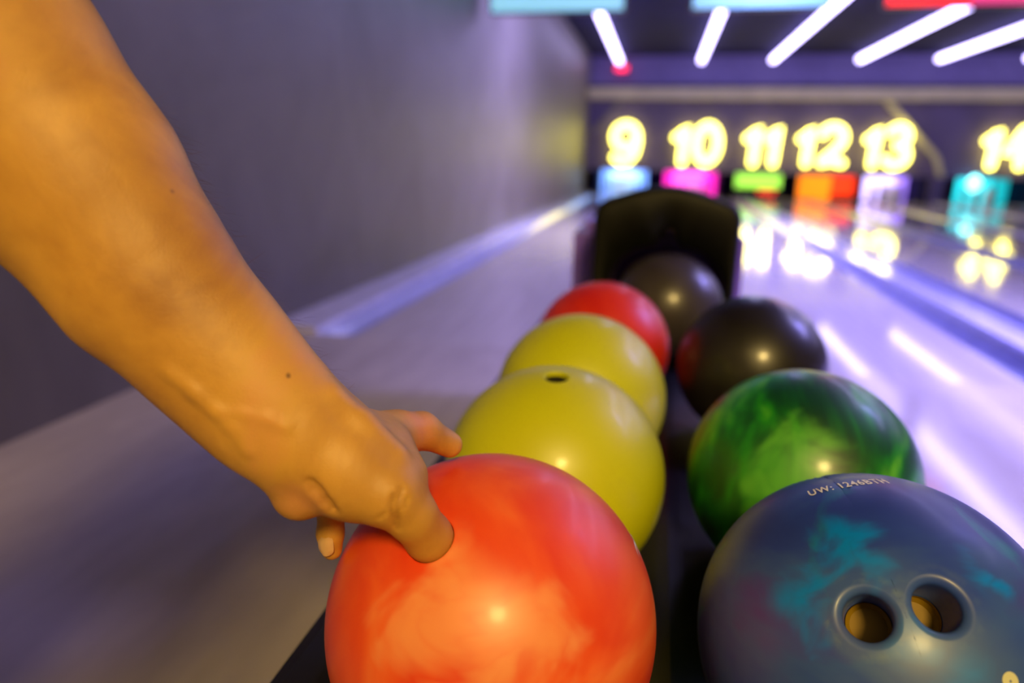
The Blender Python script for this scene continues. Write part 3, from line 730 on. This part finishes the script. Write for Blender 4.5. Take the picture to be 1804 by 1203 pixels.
# skin folds: creases at the thumb root, groove between heel and thumb base
for a, b in (((692, 852, .336), (698, 930, .343)), ((704, 846, .338), (707, 935, .348)), ((715, 868, .34), (712, 900, .342))):
    pass
def groove(ps, depth_r=.0016, k=.0030):
    """thin furrow cut on the camera side of the skin along pixel points"""
    prev = None
    for (px, py) in ps:
        ray = cw((px - 902) / 1203, (py - 601.5) / 1203, 1.0); hit = None
        for t in np.arange(.26, .46, .0008):
            p = ray * t; ix = np.round((p - A.lo) / A.h).astype(int)
            if (ix >= 0).all() and (ix < A.n).all() and A.d[tuple(ix)] < 0: hit = p; break
        if hit is None: prev = None; continue
        if prev is not None: A.cone(prev, hit, depth_r, depth_r, k, sub=True)
        prev = hit
def ridge(ps, r=.0022, k=.007, sink=.0005):
    prev = None
    for (px, py) in ps:
        ray = cw((px - 902) / 1203, (py - 601.5) / 1203, 1.0); hit = None
        for t in np.arange(.26, .46, .0008):
            p = ray * t; ix = np.round((p - A.lo) / A.h).astype(int)
            if (ix >= 0).all() and (ix < A.n).all() and A.d[tuple(ix)] < 0: hit = ray * (t + sink); break
        if hit is None: prev = None; continue
        if prev is not None: A.cone(prev, hit, r, r, k)
        prev = hit
ridge([(300, 655), (345, 690), (385, 725), (415, 752), (440, 790)], .0014, .006, .0018)
ridge([(385, 722), (430, 728), (475, 738), (505, 752)], .0012, .005, .0016)
ridge([(590, 700), (640, 745), (700, 800)], .0030, .010, .002)
groove([(693, 876), (690, 890), (690, 905), (695, 925)], .0010, .0018)
groove([(708, 862), (704, 878), (701, 895), (699, 912), (701, 932)], .0014, .0018)
groove([(716, 880), (712, 894)], .0008, .0016)
groove([(668, 915), (676, 905)], .0007, .0016)
groove([(548, 850), (556, 862), (565, 874), (575, 886), (586, 897)], .0020, .0035)
# keep the hand outside the ball except inside the thumb hole
rg = A.region(pc - R - .01, pc + R + .01); sl, X, Y, Z = rg
dx, dy, dz = X - pc[0], Y - pc[1], Z - pc[2]
db = np.sqrt(dx * dx + dy * dy + dz * dz) - (R + .0002)
al = dx * nt[0] + dy * nt[1] + dz * nt[2]; rad_ = np.sqrt(np.maximum(dx * dx + dy * dy + dz * dz - al * al, 0))
in_hole = (al > 0) & (rad_ < .0150)
db = np.where(in_hole, 1.0, db)
A.d[sl] = np.maximum(A.d[sl], -db)
VA, FA = A.mesh('arm', 1)

# rest of the body, leaning over at the rack beside the lens; coarse volume
B = Field((-.95, -.95, -.87), (.10, .42, .72), .009)
HIP = np.array((-.50, -.50, .02)); CH = np.array((-.42, -.06, .24)); NECK = np.array((-.40, .06, .33)); HEAD = np.array((-.385, .10, .47))
RSH = np.array((-.27, -.04, .26)); LSH = SHOULDER
B.cone(HIP, (HIP + CH) / 2, .135, .125, .05, flat=((0, -.3, 1), .8)); B.cone((HIP + CH) / 2, CH, .125, .145, .05, flat=((0, -.3, 1), .8))
B.cone(RSH, LSH, .062, .062, .06); B.cone(CH, NECK, .07, .056, .05); B.cone(NECK, HEAD - (0, 0, .06), .054, .052, .03)
B.cone(HEAD - np.array((0, .01, -.01)), HEAD + (0, -.005, .045), .078, .080, .03, flat=((1, 0, 0), .86)); B.cone(HEAD + (0, .045, -.05), HEAD + (0, .05, -.07), .036, .028, .04)
B.cone(HEAD + (0, .078, .0), HEAD + (0, .098, -.022), .010, .014, .014)
for sx in (-1, 1):
    B.cone(HEAD + (sx * .072, -.005, .005), HEAD + (sx * .078, -.012, -.02), .016, .010, .008); B.ball(HEAD + (sx * .03, .080, .012), .012, .004, sub=True)
B.cone(HEAD + (-.022, .088, -.052), HEAD + (.022, .088, -.052), .004, .004, .006, sub=True)
RE = np.array((-.17, -.30, .12)); RW = np.array((-.30, -.30, -.12)); B.cone(RSH, RE, .054, .042, .03); B.cone(RE, RW, .040, .028, .02)
B.cone(RW, RW + (-.03, .03, -.06), .032, .036, .02, flat=((1, .3, 0), .6))
for q in range(4): B.cone(RW + (-.04 + q * .020, .05 - q * .012, -.07), RW + (-.045 + q * .022, .075 - q * .012, -.125 - (.008 if q in (1, 2) else 0)), .0105, .009, .006)
B.cone(RW + (.0, .0, -.03), RW + (.045, .05, -.06), .014, .011, .010)
B.cone(LSH, ELBOW, .058, .046, .02)
legs = []
for sx in (-1, 1):
    hp = HIP + (sx * .095, .02, -.06); kn = np.array((-.50 + sx * .12, -.34, -.40)); an = np.array((-.50 + sx * .13, -.46, -.78))
    legs.append((hp, kn, an)); B.cone(hp, kn, .095, .062, .04); B.cone(kn, an, .060, .040, .02); B.cone(an, an + (0, .13, -.035), .038, .028, .02)
VB, FB = B.mesh('body', 1)
V = np.concatenate([VA, VB]); F = np.concatenate([FA, FB + len(VA)])

# skin; the browner mottling also stands in for shading patches on the arm
k = NT('skin')
nz = k.noise(13, 5, .5, .6); r = k.ramp(nz.outputs['Fac'], [(.30, (.40, .175, .036)), (.46, (.54, .265, .050)), (.60, (.64, .33, .062)), (.75, (.66, .31, .085))])
k.l(r.outputs[0], k.b.inputs['Base Color']); k.b.inputs['Roughness'].default_value = .48
k.b.inputs['Subsurface Weight'].default_value = .12; k.b.inputs['Subsurface Radius'].default_value = (.012, .004, .002); k.b.inputs['Subsurface Scale'].default_value = .6
n2 = k.noise(900, 4, 0, .6); n3 = k.noise(60, 5, .5, .6)
ad = k.n('ShaderNodeMath', operation='ADD'); k.l(n2.outputs['Fac'], ad.inputs[0]); k.l(n3.outputs['Fac'], ad.inputs[1]); k.bump(ad.outputs[0], .22, .0012)
M_SKIN = k.m
person = link_mesh('person', mesh_from('person', V, F), M_SKIN, None, True)
tag(person, 'person reaching in with a bare left arm, thumb in the orange red ball', 'person')

def child_field(name, f, m, label=None, smooth=1):
    v, fc = f.mesh(name, smooth); o = link_mesh(name, mesh_from(name, v, fc), m, None, True); o.parent = person
    if label: o['label'] = label
    return o
T = Field((-.75, -.72, -.12), (-.08, .22, .42), .009)
T.cone(HIP + (0, -.01, -.02), (HIP + CH) / 2, .152, .142, .05, flat=((0, -.3, 1), .84)); T.cone((HIP + CH) / 2, CH, .142, .160, .05, flat=((0, -.3, 1), .84)); T.cone(RSH, LSH, .074, .074, .06)
T.cone(CH, (CH + NECK) / 2, .075, .068, .04)
T.cone(LSH, LSH * .62 + ELBOW * .38, .078, .074, .02); T.cone(RSH, RSH * .5 + RE * .5, .068, .066, .02)
child_field('t_shirt', T, mat('navy_cotton', (.02, .025, .06), .9, bump=.2, scale=60))
Q = Field((-.80, -.72, -.82), (-.20, -.20, .10), .010)
Q.cone(HIP + (-.05, 0, -.03), HIP + (.05, 0, -.03), .135, .135, .05)
for hp, kn, an in legs: Q.cone(hp, kn, .108, .078, .04); Q.cone(kn, an + (0, 0, .03), .076, .060, .02)
child_field('trousers', Q, mat('dark_denim', (.02, .03, .06), .85, bump=.2, scale=80))
for hp, kn, an in legs:
    S = Field(an - (.08, .12, .09), an + (.08, .24, .10), .006); S.cone(an + (0, -.03, -.02), an + (0, .02, -.02), .046, .046, .02); S.cone(an + (0, .0, -.035), an + (0, .15, -.045), .044, .034, .02)
    rg = S.region(S.lo, S.lo + S.n * S.h); sl, X, Y, Z = rg; S.d[sl] = np.maximum(S.d[sl], FLOOR + .0 - Z + 0 * X + 0 * Y); child_field('shoe', S, mat('shoe_leather', (.25, .22, .2), .5))
H = Field(HEAD - (.12, .14, .06), HEAD + (.12, .12, .16), .006)
H.cone(HEAD + (0, -.02, .012), HEAD + (0, -.012, .052), .086, .084, .02, flat=((1, 0, 0), .88)); H.cone(HEAD + (0, .10, -.05), HEAD + (0, .085, .03), .045, .05, .01, sub=True)
child_field('hair', H, mat('dark_brown_hair', (.03, .018, .01), .6, bump=.5, scale=90))

# fingernail of the little finger and fine hairs on the forearm
def skin_hit(px, py):
    ray = cw((px - 902) / 1203, (py - 601.5) / 1203, 1.0)
    for t in np.arange(.26, .48, .0006):
        p = ray * t; ix = np.round((p - A.lo) / A.h).astype(int)
        if (ix >= 0).all() and (ix < A.n).all() and A.d[tuple(ix)] < 0: return p
    return None
def grad(p):
    ix = np.clip(np.round((p - A.lo) / A.h).astype(int), 2, A.n - 3); g = []
    for a in range(3):
        i0, i1 = ix.copy(), ix.copy(); i0[a] -= 2; i1[a] += 2; g.append(A.d[tuple(i1)] - A.d[tuple(i0)])
    g = np.array(g, float); return g / (np.linalg.norm(g) + 1e-9)
p = skin_hit(573, 962)
if p is not None:
    n = Vector(grad(p)); tip = Vector(D(585, 975, .432) - D(582, 930, .428)).normalized(); s = n.cross(tip).normalized(); bm = bmesh.new(); rows = []
    for i in range(7):
        u = i / 6 * 2 - 1; row = []
        for j in range(7):
            v_ = j / 6 * 2 - 1; wd = .0052 * math.sqrt(max(.0, 1 - .55 * u ** 4)); q = Vector(p) + tip * (u * .0062) + s * (v_ * wd) + n * (.0014 - .0022 * v_ * v_ - .0004 * u * u); row.append(bm.verts.new(q))
        rows.append(row)
    for a, b2 in zip(rows[:-1], rows[1:]):
        for j in range(6): bm.faces.new((a[j], a[j + 1], b2[j + 1], b2[j]))
    nl = obj('fingernail', bm, mat('nail', (.66, .40, .20), .22, coat=.5, var=.04), smooth=True); nl.parent = person; nl['label'] = 'pale nail of the little finger'
k = NT.__new__(NT); k.m = M_SKIN; k.t = M_SKIN.node_tree; k.b = k.t.nodes['Principled BSDF']; del_tc = None
for (px, py, rad, col, am) in ((508, 661, .0016, (.12, .05, .02), .9), (304, 337, .0014, (.2, .08, .03), .7), (742, 745, .016, (.75, .25, .12), .55), (530, 880, .018, (.75, .30, .15), .5), (700, 905, .004, (.42, .17, .05), .5)):
    q = skin_hit(px, py)
    if q is None: continue
    mixin(k, blob(k, [(tuple(q), rad)], 60, .0006 if rad < .003 else .004), col, am)
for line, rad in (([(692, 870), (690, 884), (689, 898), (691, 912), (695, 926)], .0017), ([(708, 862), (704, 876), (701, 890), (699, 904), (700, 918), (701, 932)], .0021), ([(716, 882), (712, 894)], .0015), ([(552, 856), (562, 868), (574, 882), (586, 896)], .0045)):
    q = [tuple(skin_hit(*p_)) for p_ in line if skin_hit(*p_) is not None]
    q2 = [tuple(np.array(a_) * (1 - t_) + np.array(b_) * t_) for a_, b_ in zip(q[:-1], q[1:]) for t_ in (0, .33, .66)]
    if q2: mixin(k, blob(k, [(v_, rad) for v_ in q2], 60, .0004), (.30, .12, .025), .38)  # crease and groove shade painted as darker skin colour
rng = np.random.default_rng(3); bm = bmesh.new()
sel = np.argwhere((VA[:, 2] < .10) & (VA[:, 2] > -.22))[:, 0]
edge_pts = [(330, 300), (400, 430), (500, 575), (575, 680)]
cnt = 0
camv = VA[sel] @ ROT.T
pxv = camv[:, 0] / camv[:, 2] * 1203 + 902; pyv = camv[:, 1] / camv[:, 2] * 1203 + 601.5
# hairs grow on the outer (upper right) side of the forearm
side = (pxv - 262) * .75 - (pyv - 491) * .66
ok = sel[(side > 75) & (pyv < 700) & (pyv > 180) & (pxv < 620)]
vd = VA[ok] / np.linalg.norm(VA[ok], axis=1)[:, None]; gr = np.array([grad(VA[i]) for i in ok]); ok = ok[np.abs((vd * gr).sum(1)) < .42]
for i in rng.permutation(ok)[:420]:
    p = Vector(VA[i]); n = Vector(grad(VA[i])); dr = Vector(D(575, 690, .36) - D(300, 330, .35)).normalized()
    dr = (dr + Vector(rng.normal(0, .35, 3))).normalized(); ln = float(rng.uniform(.006, .013)); prev = None
    a = p; m1 = p + n * ln * .35 + dr * ln * .5; e = p + n * ln * .45 + dr * ln
    s = dr.cross(n).normalized() * .00006
    vs = [bm.verts.new(a - s), bm.verts.new(a + s), bm.verts.new(m1 + s), bm.verts.new(m1 - s), bm.verts.new(e)]
    bm.faces.new((vs[0], vs[1], vs[2], vs[3])); bm.faces.new((vs[3], vs[2], vs[4]))
o = obj('arm_hair', bm, mat('fine_brown_hair', (.16, .09, .045), .5)); o.parent = person; o['kind'] = 'stuff'
